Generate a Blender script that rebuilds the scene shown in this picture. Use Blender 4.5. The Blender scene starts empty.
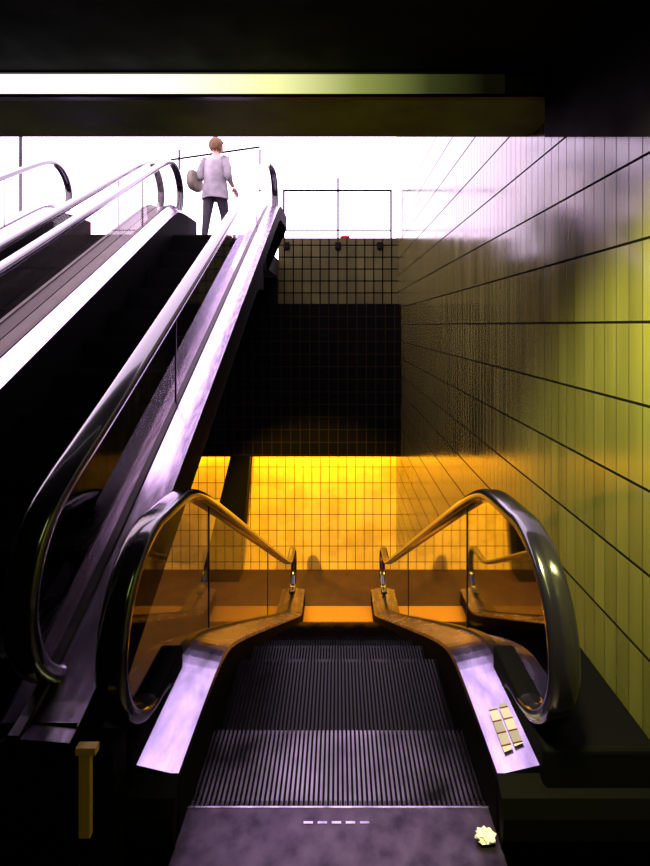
import bpy, bmesh, math, random
from mathutils import Vector, Matrix
random.seed(4)
S=bpy.context.scene
try:
    S.view_settings.view_transform='Standard'
    S.view_settings.look='None'
except Exception as e: print(e)

# ---------------------------------------------------------------- helpers
def link(o,parent=None):
    S.collection.objects.link(o)
    if parent: o.parent=parent
    return o
def empty(name,loc=(0,0,0)):
    e=bpy.data.objects.new(name,None); e.location=loc; S.collection.objects.link(e); return e
def mesh(name,v,f,mats,parent=None,mi=None,smooth=False):
    m=bpy.data.meshes.new(name); m.from_pydata([tuple(p) for p in v],[],f)
    if not isinstance(mats,(list,tuple)): mats=[mats]
    for a in mats: m.materials.append(a)
    if mi:
        for i,p in enumerate(m.polygons): p.material_index=mi[i]
    if smooth:
        for p in m.polygons: p.use_smooth=True
    m.update()
    o=bpy.data.objects.new(name,m); link(o,parent); return o
def boxdata(v,f,x0,x1,y0,y1,z0,z1):
    b=len(v)
    v+= [(x0,y0,z0),(x1,y0,z0),(x1,y1,z0),(x0,y1,z0),(x0,y0,z1),(x1,y0,z1),(x1,y1,z1),(x0,y1,z1)]
    f+= [tuple(b+i for i in q) for q in [(0,3,2,1),(4,5,6,7),(0,1,5,4),(1,2,6,5),(2,3,7,6),(3,0,4,7)]]
def boxes(name,bs,mat,parent=None,bev=0):
    v=[];f=[]
    for b in bs: boxdata(v,f,*b)
    o=mesh(name,v,f,mat,parent)
    if bev:
        m=o.modifiers.new('b','BEVEL'); m.width=bev; m.segments=3
    return o
def nd(nt,t,**k):
    n=nt.nodes.new(t)
    for a,b in k.items(): setattr(n,a,b)
    return n
def mth(nt,op,a,b=None,c=None):
    n=nt.nodes.new('ShaderNodeMath'); n.operation=op
    for i,x in enumerate((a,b,c)):
        if x is None: continue
        if isinstance(x,(int,float)): n.inputs[i].default_value=x
        else: nt.links.new(x,n.inputs[i])
    return n.outputs[0]
def pbr(name,col,rough=.5,metal=0,noise=0,nscale=8,bump=0,spec=.5,coat=0,stretch=None):
    m=bpy.data.materials.new(name); m.use_nodes=True; nt=m.node_tree
    b=nt.nodes['Principled BSDF']
    b.inputs['Base Color'].default_value=(*col,1); b.inputs['Roughness'].default_value=rough
    b.inputs['Metallic'].default_value=metal; b.inputs['Specular IOR Level'].default_value=spec
    b.inputs['Coat Weight'].default_value=coat
    if noise or bump:
        g=nd(nt,'ShaderNodeNewGeometry'); n=nd(nt,'ShaderNodeTexNoise'); n.inputs['Scale'].default_value=nscale
        n.inputs['Detail'].default_value=5
        src=g.outputs['Position']
        if stretch:
            vm=nd(nt,'ShaderNodeVectorMath',operation='MULTIPLY'); vm.inputs[1].default_value=stretch
            nt.links.new(src,vm.inputs[0]); src=vm.outputs[0]
        nt.links.new(src,n.inputs['Vector'])
        if noise:
            r=nd(nt,'ShaderNodeMapRange'); r.inputs['From Min'].default_value=.3; r.inputs['From Max'].default_value=.7
            r.inputs['To Min'].default_value=1-noise; r.inputs['To Max'].default_value=1+noise*.5
            nt.links.new(n.outputs['Fac'],r.inputs['Value'])
            mx=nd(nt,'ShaderNodeVectorMath',operation='SCALE'); mx.inputs[0].default_value=col
            nt.links.new(r.outputs[0],mx.inputs['Scale']); nt.links.new(mx.outputs[0],b.inputs['Base Color'])
            rr=mth(nt,'MULTIPLY_ADD',n.outputs['Fac'],rough*.6,rough*.7); nt.links.new(rr,b.inputs['Roughness'])
        if bump:
            bp=nd(nt,'ShaderNodeBump'); bp.inputs['Strength'].default_value=bump; bp.inputs['Distance'].default_value=.01
            nt.links.new(n.outputs['Fac'],bp.inputs['Height']); nt.links.new(bp.outputs[0],b.inputs['Normal'])
    return m
def tile(name,axis,w,h,z0,col,grout,rough=.2,lw=.004,lh=.009,vfade=1.0,var=.25,wob=.3,spec=.5,streak=0,bump=.6):
    m=bpy.data.materials.new(name); m.use_nodes=True; nt=m.node_tree; b=nt.nodes['Principled BSDF']
    g=nd(nt,'ShaderNodeNewGeometry'); s=nd(nt,'ShaderNodeSeparateXYZ'); nt.links.new(g.outputs['Position'],s.inputs[0])
    u=mth(nt,'DIVIDE',s.outputs[axis],w); v=mth(nt,'DIVIDE',mth(nt,'SUBTRACT',s.outputs[2],z0),h)
    def line(t,k):
        fr=mth(nt,'FRACT',t); d=mth(nt,'ABSOLUTE',mth(nt,'SUBTRACT',fr,.5)); return mth(nt,'GREATER_THAN',d,.5-k)
    lu=mth(nt,'MULTIPLY',line(u,lw/w/2+0.0),vfade); lv=line(v,lh/h/2)
    L=mth(nt,'MAXIMUM',lu,lv)
    nt.links.new(mth(nt,'MULTIPLY_ADD',L,-spec,spec),b.inputs['Specular IOR Level'])
    fu=mth(nt,'FLOOR',u); fv=mth(nt,'FLOOR',v)
    cb=nd(nt,'ShaderNodeCombineXYZ'); nt.links.new(fu,cb.inputs[0]); nt.links.new(fv,cb.inputs[1])
    wn=nd(nt,'ShaderNodeTexWhiteNoise'); nt.links.new(cb.outputs[0],wn.inputs['Vector'])
    ns=nd(nt,'ShaderNodeTexNoise'); ns.inputs['Scale'].default_value=1.7; ns.inputs['Detail'].default_value=6
    st=nd(nt,'ShaderNodeVectorMath',operation='MULTIPLY'); st.inputs[1].default_value=(4,4,.55) if streak else (1,1,1)
    nt.links.new(g.outputs['Position'],st.inputs[0]); nt.links.new(st.outputs[0],ns.inputs['Vector'])
    k=mth(nt,'MULTIPLY_ADD',wn.outputs['Value'],var,1-var)
    k=mth(nt,'MULTIPLY',k,mth(nt,'MULTIPLY_ADD',ns.outputs['Fac'],1.2,.4))
    sc=nd(nt,'ShaderNodeVectorMath',operation='SCALE'); sc.inputs[0].default_value=col; nt.links.new(k,sc.inputs['Scale'])
    mx=nd(nt,'ShaderNodeMix',data_type='RGBA'); nt.links.new(L,mx.inputs['Factor']); nt.links.new(sc.outputs[0],mx.inputs['A'])
    mx.inputs['B'].default_value=(*grout,1); nt.links.new(mx.outputs['Result'],b.inputs['Base Color'])
    ro=mth(nt,'ADD',mth(nt,'MULTIPLY',L,.6),mth(nt,'MULTIPLY_ADD',ns.outputs['Fac'],.22,rough-.08)); nt.links.new(ro,b.inputs['Roughness'])
    n2=nd(nt,'ShaderNodeTexNoise'); n2.inputs['Scale'].default_value=6; n2.inputs['Detail'].default_value=1; nt.links.new(g.outputs['Position'],n2.inputs['Vector'])
    ht=mth(nt,'ADD',mth(nt,'MULTIPLY',wn.outputs['Value'],.1),mth(nt,'MULTIPLY',n2.outputs['Fac'],wob*2))
    bp=nd(nt,'ShaderNodeBump'); bp.inputs['Strength'].default_value=bump; bp.inputs['Distance'].default_value=.004
    nt.links.new(ht,bp.inputs['Height']); nt.links.new(bp.outputs[0],b.inputs['Normal'])
    return m
def glassmat(name,tint):
    m=bpy.data.materials.new(name); m.use_nodes=True; nt=m.node_tree; nt.nodes.clear()
    o=nd(nt,'ShaderNodeOutputMaterial'); t=nd(nt,'ShaderNodeBsdfTransparent'); t.inputs[0].default_value=(*tint,1)
    g=nd(nt,'ShaderNodeBsdfGlossy'); g.inputs['Roughness'].default_value=.03
    fr=nd(nt,'ShaderNodeFresnel'); fr.inputs[0].default_value=1.4
    mx=nd(nt,'ShaderNodeMixShader'); nt.links.new(fr.outputs[0],mx.inputs[0]); nt.links.new(t.outputs[0],mx.inputs[1]); nt.links.new(g.outputs[0],mx.inputs[2])
    nt.links.new(mx.outputs[0],o.inputs[0]); return m

# ---------------------------------------------------------------- materials
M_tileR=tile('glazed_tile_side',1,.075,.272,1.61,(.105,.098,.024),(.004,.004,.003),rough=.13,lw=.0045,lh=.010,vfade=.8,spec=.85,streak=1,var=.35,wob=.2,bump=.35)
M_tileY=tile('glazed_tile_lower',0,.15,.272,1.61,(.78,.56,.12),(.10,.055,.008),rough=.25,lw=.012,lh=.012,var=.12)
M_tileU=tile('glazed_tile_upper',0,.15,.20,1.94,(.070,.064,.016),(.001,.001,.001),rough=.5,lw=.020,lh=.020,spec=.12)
M_tileD=tile('shaded_tile',0,.15,.20,1.94,(.0013,.0012,.001),(.016,.013,.007),rough=.7,lw=.012,lh=.012,spec=.05)  # near-black color paints the shade on the unlit part of the back wall
M_black=pbr('black_paint',(.003,.003,.003),.8,noise=.3,spec=.08)
M_conc=pbr('dark_concrete',(.015,.014,.011),.8,noise=.4,nscale=5,bump=.3,spec=.2)
M_green=pbr('green_soffit_paint',(.14,.18,.02),.6,noise=.6,nscale=3,bump=.2,spec=.1)
M_floor=pbr('dark_stone_floor',(.003,.0025,.003),.8,noise=.5,nscale=12,bump=.2,spec=.05)
M_lowfloor=pbr('lower_floor_stone',(.06,.030,.008),.6,noise=.5,nscale=5,bump=.2,spec=.3)
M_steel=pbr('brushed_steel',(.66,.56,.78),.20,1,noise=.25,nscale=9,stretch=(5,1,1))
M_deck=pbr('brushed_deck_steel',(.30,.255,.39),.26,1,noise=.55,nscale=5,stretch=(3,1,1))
M_plate=pbr('ribbed_landing_steel',(.055,.040,.062),.42,1,noise=.6,nscale=14,bump=.15)
M_dsteel=pbr('dark_steel',(.03,.027,.03),.35,1,noise=.3)
M_skirt=pbr('black_skirt',(.0012,.0011,.0012),.7,spec=.03)
M_step=pbr('step_rib_aluminium',(.006,.005,.006),.2,1,noise=.3,nscale=20)
M_steplit=pbr('lit_step_rib_aluminium',(.085,.075,.088),.20,1,noise=.9,nscale=4)  # brighter rib copy: lamp light on the first tread painted into the color
M_rub=pbr('handrail_rubber',(.006,.005,.010),.16,0,spec=.8,coat=.6)
M_glass=glassmat('balustrade_glass',(.90,.86,.80))
M_brass=pbr('brass_trim',(.60,.34,.05),.5,.0)
M_brassf=pbr('brass_floor_plate',(.55,.33,.05),.4,.6)
M_white=pbr('eye_white',(.7,.7,.7),.5)
M_stk=tile('warning_label',1,.048,.01,0,(.34,.29,.32),(.05,.01,.01),rough=.5,lw=.006,lh=.0001,spec=.3,var=.6)
M_red=pbr('red_enamel',(.6,.02,.03),.4)
M_paper=pbr('paper_white',(.45,.42,.44),.7)

# ---------------------------------------------------------------- swept parts
def sramp(t,w=.16): return (t+math.sqrt(t*t+w*w))/2
T=.577
def sweep(name,ref,ds,sec,mats,mi,parent,cx=0,caps=None):
    v=[];f=[];m=[]
    n=len(sec)
    for d in ds:
        r=ref(d)
        for x,z in sec: v.append((cx+x,d,r+z))
    for i in range(len(ds)-1):
        for j in range(n-1):
            a=i*n+j; f.append((a,a+1,a+n+1,a+n)); m.append(mi[j])
    if caps is not None:
        f.append(tuple(range(n))); m.append(caps)
        b=(len(ds)-1)*n; f.append(tuple(b+i for i in range(n))); m.append(caps)
    return mesh(name,v,f,mats,parent,m)
def handrail(name,path,x,parent,w=.045,t=.026):
    v=[];f=[];K=16
    P=[Vector(p) for p in path]
    for i,p in enumerate(P):
        a=P[max(i-1,0)]; b=P[min(i+1,len(P)-1)]; tg=(b-a).normalized(); n=Vector((-tg[1],tg[0]))
        for k in range(K):
            an=2*math.pi*k/K; c=math.cos(an); s=math.sin(an)
            e=.6; cx=math.copysign(abs(c)**e,c)*w; cn=math.copysign(abs(s)**e,s)*t
            v.append((x+cx,p[0]+n[0]*cn,p[1]+n[1]*cn))
    for i in range(len(P)-1):
        for k in range(K):
            f.append((i*K+k,i*K+(k+1)%K,(i+1)*K+(k+1)%K,(i+1)*K+k))
    f.append(tuple(range(K))); f.append(tuple((len(P)-1)*K+i for i in range(K)))
    return mesh(name,v,f,M_rub,parent,smooth=True)
def glass(name,top,bot,ds,x,parent):
    v=[];f=[]
    for d in ds:
        v.append((x,d,bot(d))); v.append((x,d,max(top(d),bot(d)+.001)))
    for i in range(len(ds)-1): f.append((2*i,2*i+2,2*i+3,2*i+1))
    o=mesh(name,v,f,M_glass,parent); return o
def lin(a,b,n): return [a+(b-a)*i/(n-1) for i in range(n)]
def steps(name,tr,cx,parent,hw=.495,n=60,lit_tread=-1):
    v=[];f=[];mi=[]
    for i,(y0,y1,z) in enumerate(tr):
        boxdata(v,f,cx-hw,cx+hw,y0,y1,z-.26,z-.014); mi+=[1]*6
        p=2*hw/n
        for k in range(n):
            x=cx-hw+p*(k+.5); boxdata(v,f,x-p*.25,x+p*.25,y0,y1,z-.014,z)
            mi+=[1,2 if (i==lit_tread) else 0,1,1,1,1]
    return mesh(name,v,f,[M_step,M_skirt,M_steplit],parent,mi)

# ================= descending escalator
def build_down():
    E=empty('escalator'); 
    y0,y1=2.12,6.626
    ref=lambda d:-T*(sramp(d-y0)-sramp(d-y1))
    R=.31; hc=(1.74,.58); X=.674
    path=[(1.90,.17),(1.80,.25)]
    for i in range(0,25):
        a=math.radians(-90-180*i/24); path.append((hc[0]+R*math.cos(a),hc[1]+R*math.sin(a)))
    path+= [(d,.895+ref(d)) for d in lin(1.80,7.0,90)]
    he=(7.02,.895+ref(7.02)-R)
    for i in range(1,25):
        a=math.radians(90-180*i/24); path.append((he[0]+R*math.cos(a),he[1]+R*math.sin(a)))
    ds=lin(1.50,7.25,110)
    for s in (-1,1):
        x=X*s
        handrail('handrail',path,x,E)
        def top(d):
            if d<hc[0]: return hc[1]+math.sqrt(max(0,(R-.02)**2-(hc[0]-d)**2))
            if d>he[0]: return he[1]+math.sqrt(max(0,(R-.02)**2-(he[0]-d)**2))
            return .875+ref(d)
        def bot(d):
            if d<hc[0]: return max(.245, hc[1]-math.sqrt(max(0,(R-.02)**2-(hc[0]-d)**2)))
            return .245+ref(d)
        glass('glass_panel',top,bot,lin(hc[0]-R+.022,7.30,120),x,E)
        sec=[(.495*s,-.45),(.495*s,.185),(.50*s,.200),(.655*s,.236),(.655*s,.250),(.685*s,.250),(.685*s,.240)]
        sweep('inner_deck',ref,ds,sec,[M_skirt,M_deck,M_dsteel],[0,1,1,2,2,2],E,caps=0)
        ow=.985 if s>0 else .722
        sec=[(.685*s,.240),(.70*s,.235),(ow*s+.0,.22),(ow*s,-.45)]
        sweep('outer_deck',ref,ds,sec,[M_skirt,M_dsteel],[1,1,0],E,caps=0)
        for d in (2.5,4.6):
            boxes('glass_joint',[(x-.004,x+.004,d,d+.008,.25+ref(d),.875+ref(d))],M_dsteel,E)
        v=[];f=[];prof=[(1.46,-.0),(1.44,.05),(1.435,.12),(1.45,.17),(1.50,.200)]
        xa,xb=(.495*s,ow*s)
        for (yy,zz) in prof: v+= [(xa,yy,zz),(xb,yy,zz)]
        for i in range(len(prof)-1): f.append((2*i,2*i+1,2*i+3,2*i+2))
        f.append(tuple(2*i for i in range(len(prof)))); f.append(tuple(2*i+1 for i in range(len(prof))))
        mesh('newel_shell',v,f,M_skirt,E)
        xs=sorted((.630*s,(.985 if s>0 else .723)*s))
        boxes('handrail_inlet',[(xs[0],xs[1],1.47,1.96,0.0,.300)],M_skirt,E,.015)
    tr=[(1.60,1.90,-.004),(1.90,2.4,-.07)]
    z=-.27;y=2.4
    while z>-2.5: tr.append((y,y+.4,z)); z-=.231; y+=.4
    tr.append((y,y+.4,-2.6))
    steps('steps',tr,0,E,lit_tread=0)
    sec=[(-.70,-.45),(-.70,-.95),(.985,-.95),(.985,-.45)]
    sweep('truss',ref,lin(1.75,6.6,50),sec,[M_black],[0,0,0],E,caps=0)
    v=[];f=[]
    for k in range(60):
        p=.99/60; xx=-.495+p*(k+.5); boxdata(v,f,xx-.003,xx+.003,1.58,1.610,.000,.005)
    mesh('comb_teeth',v,f,M_dsteel,E)
    boxes('comb_plate',[(-.50,.50,1.336,1.585,-.02,.010)],M_plate,E,.003)
    boxes('comb_slots',[(-.11+i*.045,-.11+i*.045+.030,1.53,1.537,.0095,.0115) for i in range(5)],M_deck,E)
    boxes('comb_nosing',[(-.50,.50,1.580,1.587,.0085,.0112)],M_deck,E,.001)
    boxes('lower_comb_plate',[(-.50,.50,y+.2,y+.75,-2.62,-2.585)],M_brassf,E)
    v=[];f=[]
    for i in range(2):
        xa=.540+i*.038; ya=1.56+.012*i
        P=lambda xx,yy:(xx,yy,.200+(xx-.50)/.155*.036+.0018)
        b=len(v); v+= [P(xa,ya),P(xa+.031,ya+.006),P(xa+.034,ya+.175),P(xa+.003,ya+.17)]; f.append((b,b+1,b+2,b+3))
    mesh('warning_sticker',v,f,M_stk,E)
    boxes('edge_trim',[(-.712,-.682,1.318,1.335,.19,.42),(-.72,-.665,1.315,1.337,.42,.44)],M_brass,E)
    boxes('side_cladding',[(-.72,-.63,1.342,1.43,0.0,.40)],M_skirt,E)
    return E
build_down()

# ================= ascending escalators
def build_up(cx,outr,outl,ends,lmat,rmat):
    E=empty('escalator')
    y0,y1=1.35,6.03
    ref=lambda d:T*(sramp(d-y0)-sramp(d-y1))
    H=.99; R=.33; hc=(1.66,.80)
    for s in (-1,1):
        path=[(1.85,.42),(1.66,.47)]
        for i in range(1,22):
            a=math.radians(-90-150*i/21); path.append((hc[0]+R*math.cos(a),hc[1]+R*math.sin(a)))
        de=ends[0] if s<0 else ends[1]
        path+= [(d,H+ref(d)) for d in lin(1.56,de,90)]
        he=(de+.03,H+ref(de)-R)
        for i in range(1,25):
            a=math.radians(90-180*i/24); path.append((he[0]+R*math.cos(a),he[1]+R*math.sin(a)))
        x=cx+.62*s
        handrail('handrail',path,x,E)
        def top(d):
            if d<1.5: return hc[1]+math.sqrt(max(0,(R-.02)**2-(hc[0]-d)**2))
            if d>he[0]: return he[1]+math.sqrt(max(0,(R-.02)**2-(he[0]-d)**2))
            return H-.02+ref(d)
        def bot(d):
            return .45+ref(d)
        glass('glass_panel',top,bot,lin(1.36,he[0]+.30,110),x,E)
        ow=outr if s>0 else outl
        sec=[(.50*s,-.35),(.50*s,.36),(.52*s,.38),(.60*s,.445),(.605*s,.455),(.635*s,.455),(.64*s,.445),(ow*s,.435),(ow*s,.26)]
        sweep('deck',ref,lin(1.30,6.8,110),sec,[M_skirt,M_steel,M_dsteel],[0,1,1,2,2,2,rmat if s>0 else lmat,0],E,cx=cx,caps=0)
        for d in (2.6,5.2):
            boxes('glass_joint',[(x-.004,x+.004,d,d+.008,.46+ref(d),H-.03+ref(d))],M_dsteel,E)
        xs=sorted((cx+.50*s,cx+ow*s))
        v=[];f=[];prof=[(1.34,0),(1.29,.1),(1.28,.25),(1.30,.38),(1.34,.49)]
        for (yy,zz) in prof: v+= [(xs[0],yy,zz),(xs[1],yy,zz)]
        for i in range(len(prof)-1): f.append((2*i,2*i+1,2*i+3,2*i+2))
        f.append(tuple(2*i for i in range(len(prof)))); f.append(tuple(2*i+1 for i in range(len(prof))))
        mesh('newel_shell',v,f,M_skirt,E)
    tr=[(1.0,1.4,.0),(1.4,1.8,.13)]
    z=.35;y=1.8
    while z<2.6: tr.append((y,y+.4,z)); z+=.231; y+=.4
    tr.append((y,y+.4,2.695))
    steps('steps',tr,cx,E)
    sec=[(-.56,-.2),(-.56,-.62),(.5,-.62),(.5,-.2)]
    sweep('truss',ref,lin(1.5,6.45,50),sec,[M_black],[0,0,0],E,cx=cx,caps=0)
    boxes('comb_plate',[(cx-.5,cx+.5,.55,1.02,-.02,.008),(cx-.5,cx+.5,y+.38,6.92,2.66,2.708)],M_plate,E,.003)
    return E
build_up(-1.5,.773,.745,(6.1,6.35),2,1)
build_up(-3.0,.745,.80,(6.1,6.1),1,2)

boxes('landing_plate',[(-.72,.72,.80,1.31,0,.006)],M_plate)

# ================= room shell
boxes('floor',[(-6,1.0,-4,1.40,-.30,0)],M_floor)
boxes('floor_slab_edge',[(-6,-.76,1.40,2.1,-.35,-.02)],M_conc)
boxes('floor_lower',[(-6,1.0,1.4,8.25,-2.8,-2.6)],M_lowfloor)
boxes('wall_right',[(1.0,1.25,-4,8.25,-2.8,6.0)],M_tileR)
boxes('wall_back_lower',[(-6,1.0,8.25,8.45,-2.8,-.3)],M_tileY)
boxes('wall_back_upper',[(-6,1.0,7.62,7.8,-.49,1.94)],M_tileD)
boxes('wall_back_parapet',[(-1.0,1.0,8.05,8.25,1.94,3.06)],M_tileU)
boxes('wall_back_left',[(-6,-1.0,7.9,8.05,1.94,2.39)],M_black)
boxes('ceiling_lower',[(-6,1.0,7.8,8.45,-.30,-.10)],M_conc)
boxes('slab_recess',[(-6,1.0,7.8,8.45,1.70,1.94)],M_conc)
boxes('street_pavement',[(-6,-1.0,6.93,8.45,2.40,2.69),(-6,4,8.45,16,2.40,2.69)],M_conc)
boxes('wall_left',[(-6.2,-6,-4,8.25,-2.8,2.7)],M_conc)
boxes('wall_behind',[(-6,1.0,-4.2,-4,-.3,2.9)],M_conc)
boxes('wall_under_landing',[(-6,1.0,1.2,1.4,-2.8,-.3)],M_conc)
boxes('ceiling',[(-6.2,1.25,-4.2,2.5,2.69,3.0)],M_black)
boxes('ceiling_beam',[(-6,1.0,2.09,2.5,2.58,2.69)],M_green)
v=[]
for yy,zb in ((.35,1.6+.392*.35),(2.088,1.6+.392*2.088)):
    v+= [(.90,yy,zb),(1.0,yy,zb),(1.0,yy,2.69),(.90,yy,2.69)]
mesh('ceiling_duct',v,[(0,1,2,3),(7,6,5,4),(0,4,5,1),(1,5,6,2),(2,6,7,3),(3,7,4,0)],M_black)
v=[];
for z,x0,x1 in ((-.30,-1.70,-1.42),(-2.6,-2.25,-1.62)):
    v+= [(x0,7.85,z),(x1,7.85,z),(x1,8.15,z),(x0,8.15,z)]
mesh('pillar',v,[(0,1,2,3),(7,6,5,4),(0,4,5,1),(1,5,6,2),(2,6,7,3),(3,7,4,0)],M_black)

def strip():
    m=bpy.data.materials.new('soffit_glow'); m.use_nodes=True; nt=m.node_tree; nt.nodes.clear()  # added glowing panel stands in for a skylit soffit; ramp paints its fade
    o=nd(nt,'ShaderNodeOutputMaterial'); e=nd(nt,'ShaderNodeEmission')
    g=nd(nt,'ShaderNodeNewGeometry'); s=nd(nt,'ShaderNodeSeparateXYZ'); nt.links.new(g.outputs['Position'],s.inputs[0])
    t=mth(nt,'DIVIDE',mth(nt,'ADD',s.outputs[0],1.5),2.2)
    r=nd(nt,'ShaderNodeValToRGB'); nt.links.new(t,r.inputs[0]); el=r.color_ramp.elements
    el[0].position=0; el[0].color=(1,.93,1,1); el[1].position=.97; el[1].color=(.003,.003,.001,1)
    a=el.new(.32); a.color=(1,1,.84,1)
    a=el.new(.55); a.color=(.80,.82,.36,1)
    a=el.new(.72); a.color=(.22,.25,.06,1)
    a=el.new(.86); a.color=(.03,.035,.008,1)
    nt.links.new(r.outputs[0],e.inputs[0]); e.inputs[1].default_value=1.3; nt.links.new(e.outputs[0],o.inputs[0])
    L=empty('soffit_glow_band')
    boxes('glow_panel',[(-3.5,.72,2.066,2.088,2.592,2.682)],m,L,.006)
    boxes('frame',[(-3.52,.89,2.058,2.089,2.578,2.592),(-3.52,.89,2.058,2.089,2.682,2.69)],M_dsteel,L)
strip()

R=empty('street_railing')
rb=[]
zt=3.90
for x in (-.92,-.0,.90): rb.append((x-.016,x+.016,8.14,8.162,3.06,zt if x!=0 else 4.1))
rb+= [(-.93,.91,8.14,8.162,zt-.03,zt),(-.92,.90,8.145,8.157,3.20,3.22)]
boxes('rails_and_posts',rb,M_skirt,R)
boxes('brackets',[(x-.05,x+.05,8.0,8.05,2.86,2.99) for x in (-.86,-.0,.7)],M_black,R,.02)
R2=empty('street_railing')
rb=[]
for x,z in ((-2.85,3.75),(-1.4,3.9)): rb.append((x-.014,x+.014,8.6,8.624,2.69,4.75))
boxes('posts',rb,M_skirt,R2)
v=[];f=[]
boxdata(v,f,-3.0,-1.4,8.6,8.62,0,.03)
v=[(x,y,z+(4.55 if x<-2 else 4.78)) for x,y,z in v]
mesh('top_rail',v,f,M_skirt,R2)
boxes('lamp_post',[(-5.52,-5.48,8.3,8.34,2.69,5.2)],M_dsteel)

def crumple(name,loc,r,mat,seed,flat=.5):
    random.seed(seed); bm=bmesh.new(); bmesh.ops.create_icosphere(bm,subdivisions=3,radius=r)
    for q in bm.verts:
        k=.65+.6*random.random(); q.co=Vector((q.co.x*k*1.4,q.co.y*k,q.co.z*k*flat))
    m=bpy.data.meshes.new(name); bm.to_mesh(m); bm.free(); m.materials.append(mat)
    o=bpy.data.objects.new(name,m); o.location=loc; link(o); return o
crumple('crumpled_paper',(.455,1.48,.026),.022,M_paper,3)
crumple('red_cloth',(.12,8.12,3.09),.055,M_red,5)

# ================= woman
def skinmesh(name,V,Ed,Rd,mat,parent,sub=2,root=0):
    m=bpy.data.meshes.new(name); m.from_pydata(V,Ed,[]); o=bpy.data.objects.new(name,m); S.collection.objects.link(o)
    md=o.modifiers.new('s','SKIN'); md.use_smooth_shade=True
    if not m.skin_vertices:
        bpy.context.view_layer.objects.active=o; bpy.ops.mesh.customdata_skin_add()
    for i,r in enumerate(Rd):
        rr=r if isinstance(r,tuple) else (r,r); m.skin_vertices[0].data[i].radius=rr
        m.skin_vertices[0].data[i].use_root=(i==root)
    sb=o.modifiers.new('u','SUBSURF'); sb.levels=sub; sb.render_levels=sub
    dg=bpy.context.evaluated_depsgraph_get(); dg.update()
    nm=bpy.data.meshes.new_from_object(o.evaluated_get(dg)); nm.name=name
    bpy.data.objects.remove(o)
    nm.materials.clear()
    mats=mat if isinstance(mat,list) else [mat]
    for a in mats: nm.materials.append(a)
    for p in nm.polygons: p.use_smooth=True; p.material_index=0
    o=bpy.data.objects.new(name,nm); link(o,parent); return o
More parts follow.
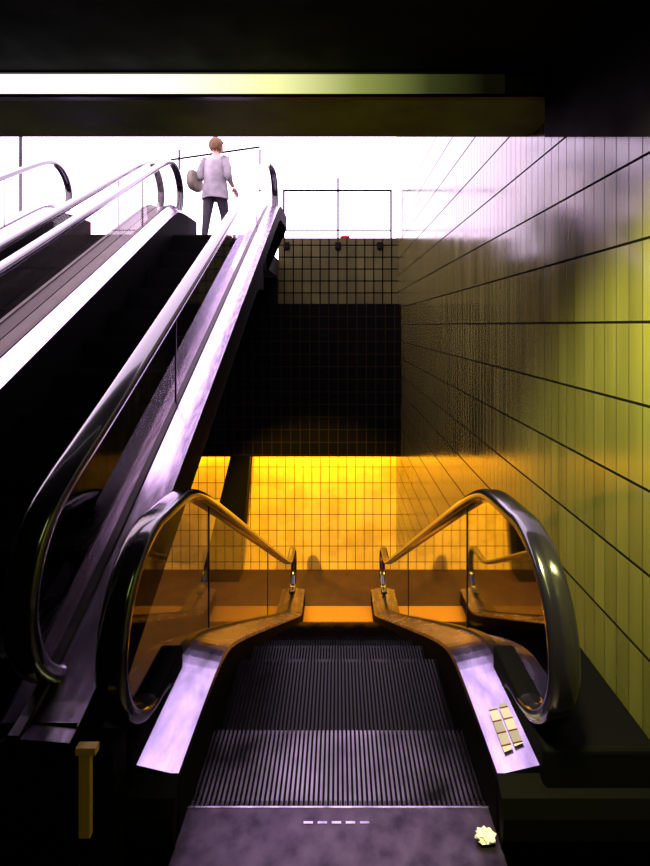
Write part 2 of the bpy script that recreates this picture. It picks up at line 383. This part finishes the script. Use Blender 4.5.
def woman():
    W=empty('woman')
    sk=pbr('skin',(.50,.28,.19),.5); bl=pbr('blouse_cotton',(.34,.32,.32),.8,noise=.4,nscale=6,bump=.8)
    tr=pbr('grey_trousers',(.035,.03,.04),.8,noise=.3); hr=pbr('auburn_hair',(.18,.09,.02),.55,bump=1,nscale=50,noise=.5)
    bg=pbr('bag_canvas',(.22,.19,.13),.7,noise=.4); sh=pbr('shoe_leather',(.02,.018,.016),.4)
    ARM={1:((.205,-.045,.965),(.225,.10,.84)),-1:((-.215,-.05,.96),(-.19,.11,1.0))}
    V=[];Ed=[];Rd=[]
    def n(p,r,par=None):
        V.append(p);Rd.append(r)
        if par is not None: Ed.append((par,len(V)-1))
        return len(V)-1
    pel=n((0,0,.80),(.145,.11)); sp=n((0,.0,.93),(.125,.10),pel); ch=n((0,.01,1.08),(.135,.105),sp); uc=n((0,.015,1.21),(.11,.085),ch)
    nk=n((0,.03,1.295),.047,uc); n((0,.045,1.36),.045,nk)
    for s in (-1,1):
        h=n((.085*s,0,.74),.095,pel); st=.10*s
        k=n((.095*s,.03+st*.8,.43),.062,h); a=n((.095*s,-.02+st*1.1,.09),.042,k); n((.105*s,.07+st*1.1,.035),.035,a)
        s1=n((.10*s,.01,1.225),.06,uc); s2=n((.165*s,.0,1.20),.055,s1)
        el,wr=ARM[s]
        e=n(el,.042,s2); mid=tuple((el[i]+wr[i])/2 for i in range(3)); q=n(mid,.036,e); w=n(wr,.024,q)
    body=skinmesh('body',V,Ed,Rd,[sk,tr,bl,sh],W,2)
    for p in body.data.polygons:
        c=p.center
        if c.z<.07: p.material_index=3
        elif c.z<.79: p.material_index=1
        elif c.z>1.285: p.material_index=0
        elif abs(c.x)>.17 and c.y>.0 : p.material_index=0
        else: p.material_index=2
    v=[];f=[];N=28
    rows=[(.66,.190,.150,0),(.70,.188,.148,0),(.80,.178,.138,0),(.92,.158,.125,0),(1.02,.160,.126,.005),(1.12,.168,.122,.01),(1.20,.165,.105,.012),(1.25,.125,.082,.018),(1.285,.07,.062,.028),(1.30,.055,.055,.03)]
    for zi,(z,a,b,yo) in enumerate(rows):
        for k in range(N):
            an=2*math.pi*k/N; w=1+.035*math.sin(an*7+zi*.4)*max(0,(1.05-z)/.4)
            v.append((a*w*math.cos(an),yo+b*w*math.sin(an),z+.008*math.sin(an*3)))
    for i in range(len(rows)-1):
        for k in range(N): f.append((i*N+k,i*N+(k+1)%N,(i+1)*N+(k+1)%N,(i+1)*N+k))
    o=mesh('blouse',v,f,bl,W,smooth=True); md=o.modifiers.new('u','SUBSURF'); md.levels=md.render_levels=1
    for s in (-1,1):
        el,wr=ARM[s]
        md=tuple(el[i]+(wr[i]-el[i])*.45 for i in range(3))
        skinmesh('sleeve',[(.13*s,.01,1.215),(.175*s,-.005,1.17),el,md],[(0,1),(1,2),(2,3)],[.062,.066,.058,.054],bl,W,2,1)
        wrv=Vector(wr); dr=(wrv-Vector(el)).normalized(); lat=dr.cross(Vector((0,0,1))).normalized()
        up=Vector((0,0,-1))
        V=[tuple(wrv),tuple(wrv+dr*.045),tuple(wrv+dr*.08)];E2=[(0,1),(1,2)];R2=[(.022,.018),(.036,.016),(.036,.014)]
        skinmesh('palm',V,E2,R2,sk,W,2)
        for fi,(o_,L) in enumerate(((-.027,.062),(-.009,.072),(.009,.068),(.027,.052))):
            b=wrv+dr*.072+lat*o_; p1=b+dr*L*.45+up*.006; p2=p1+dr*L*.25+up*L*.3; p3=p2+up*L*.33
            skinmesh('finger',[tuple(b),tuple(p1),tuple(p2),tuple(p3)],[(0,1),(1,2),(2,3)],[.009,.0085,.008,.007],sk,W,1)
        b=wrv+dr*.025-lat*s*.022; p1=b-lat*s*.02+dr*.025; p2=p1+dr*.028+up*.008
        skinmesh('thumb',[tuple(b),tuple(p1),tuple(p2)],[(0,1),(1,2)],[.012,.010,.008],sk,W,1)
    Hd=empty('head'); Hd.parent=W; Hd.location=(0,.055,1.43); Hd.rotation_euler=(math.radians(-6),0,math.radians(-35))
    bm=bmesh.new(); bmesh.ops.create_uvsphere(bm,u_segments=40,v_segments=28,radius=1)
    for q in bm.verts:
        x,y,z=q.co
        X=x*.072; Y=y*.088; Z=z*.105
        if z<0: X*=1-.35*z*z; Y=Y*(1-.15*z*z)+(.012*-z)
        if y>0:
            g=math.exp(-((x/.16)**2+((z+.15)/.22)**2)); Y+=.020*g
            for sx in (-.38,.38): Y-=.010*math.exp(-(((x-sx)/.18)**2+((z-.05)/.13)**2))
            Y+=.006*math.exp(-((x/.3)**2+((z+.48)/.07)**2)); Y-=.004*math.exp(-((x/.3)**2+((z+.55)/.03)**2))
            Y+=.008*math.exp(-((x/.25)**2+((z+.82)/.12)**2))
        q.co=(X,Y,Z)
    for q in bm.faces: q.smooth=True
    m=bpy.data.meshes.new('skull'); bm.to_mesh(m); bm.free(); m.materials.append(sk); link(bpy.data.objects.new('skull',m),Hd)
    for s in (-1,1):
        bm=bmesh.new(); bmesh.ops.create_uvsphere(bm,u_segments=14,v_segments=10,radius=1)
        for q in bm.verts: q.co=(q.co.x*.008+s*.072,q.co.y*.018,q.co.z*.03-.005)
        m=bpy.data.meshes.new('ear'); bm.to_mesh(m); bm.free(); m.materials.append(sk); link(bpy.data.objects.new('ear',m),Hd)
        bm=bmesh.new(); bmesh.ops.create_uvsphere(bm,u_segments=14,v_segments=10,radius=.011)
        for q in bm.verts: q.co+=Vector((s*.028,.073,.006))
        m=bpy.data.meshes.new('eye'); bm.to_mesh(m); bm.free(); m.materials.append(M_white); link(bpy.data.objects.new('eye',m),Hd)
    bm=bmesh.new(); bmesh.ops.create_icosphere(bm,subdivisions=5,radius=1)
    random.seed(2)
    for q in bm.verts:
        x,y,z=q.co
        k=1+.05*math.sin(x*17+z*9)*math.sin(y*15+z*11)+.02*random.random()
        q.co=(x*.088*k,(y*.104-.012)*k,(z*.112+.016)*k)
    dl=[q for q in bm.verts if (q.co.y>.035 and q.co.z<.055) or q.co.z<-.075]
    bmesh.ops.delete(bm,geom=dl,context='VERTS')
    for q in bm.faces: q.smooth=True
    m=bpy.data.meshes.new('hair'); bm.to_mesh(m); bm.free(); m.materials.append(hr); link(bpy.data.objects.new('hair',m),Hd)
    bm=bmesh.new(); bmesh.ops.create_cube(bm,size=1); bmesh.ops.subdivide_edges(bm,edges=bm.edges[:],cuts=5,use_grid_fill=True)
    for q in bm.verts:
        x,y,z=q.co; b=1-.9*(abs(z)*2)**3*.35; taper=1-.25*(z+.5)
        q.co=(x*.13*b*(1-.5*(2*y)**4*.5)*taper-.285,(y*.33*b)-.03,z*.27+.93)
    for q in bm.faces: q.smooth=True
    m=bpy.data.meshes.new('bag'); bm.to_mesh(m); bm.free(); m.materials.append(bg); o=link(bpy.data.objects.new('bag',m),W)
    md=o.modifiers.new('u','SUBSURF'); md.levels=md.render_levels=1
    skinmesh('bag_strap',[(-.27,.11,1.03),(-.22,.09,1.17),(-.15,.02,1.285),(-.20,-.09,1.17),(-.27,-.15,1.03)],[(0,1),(1,2),(2,3),(3,4)],[(.012,.006)]*5,bg,W,1,2)
    return W
W=woman(); W.location=(-1.72,6.72,2.71); W.rotation_euler=(0,0,math.radians(-12)); W.scale=(1.03,1.0,.985)

# ================= lights
def area(name,loc,rot,sx,sy,col,pw):
    l=bpy.data.lights.new(name,'AREA'); l.shape='RECTANGLE'; l.size=sx; l.size_y=sy; l.color=col; l.energy=pw
    o=bpy.data.objects.new(name,l); o.location=loc; o.rotation_euler=rot; link(o); return o
def spot(name,loc,tgt,ang,blend,col,pw,r=.05):
    l=bpy.data.lights.new(name,'SPOT'); l.spot_size=math.radians(ang); l.spot_blend=blend; l.color=col; l.energy=pw; l.shadow_soft_size=r
    o=bpy.data.objects.new(name,l); o.location=loc
    o.rotation_euler=(Vector(tgt)-Vector(loc)).to_track_quat('-Z','Y').to_euler(); link(o); return o
area('lower_tube_light',(-1.5,7.92,-.36),(math.radians(20),0,0),5,.12,(1,.50,.03),115)
spot('lower_fill_spot',(-1.5,3.5,.50),(-.05,8.25,-2.05),48,.45,(1,.54,.035),1600)  # unseen spot added under the truss to brighten the yellow wall evenly
area('landing_ceiling_light',(.25,-.1,2.66),(0,0,0),.3,1.2,(.85,1,.30),5)
spot('wall_spot_light',(.30,.90,2.62),(1.0,1.42,.50),80,.75,(1,.98,.36),850,.12)
w=bpy.data.worlds.new('sky'); S.world=w; w.use_nodes=True
bgn=w.node_tree.nodes['Background']; bgn.inputs[0].default_value=(.93,.70,1,1); bgn.inputs[1].default_value=4.8

# ================= camera
c=bpy.data.cameras.new('camera'); c.sensor_fit='HORIZONTAL'; c.sensor_width=36; c.lens=480*36/650
c.shift_x=-.02; c.shift_y=-.166; c.clip_start=.02
o=bpy.data.objects.new('camera',c); o.location=(0,0,1.6); o.rotation_euler=(math.radians(90),0,0); link(o); S.camera=o
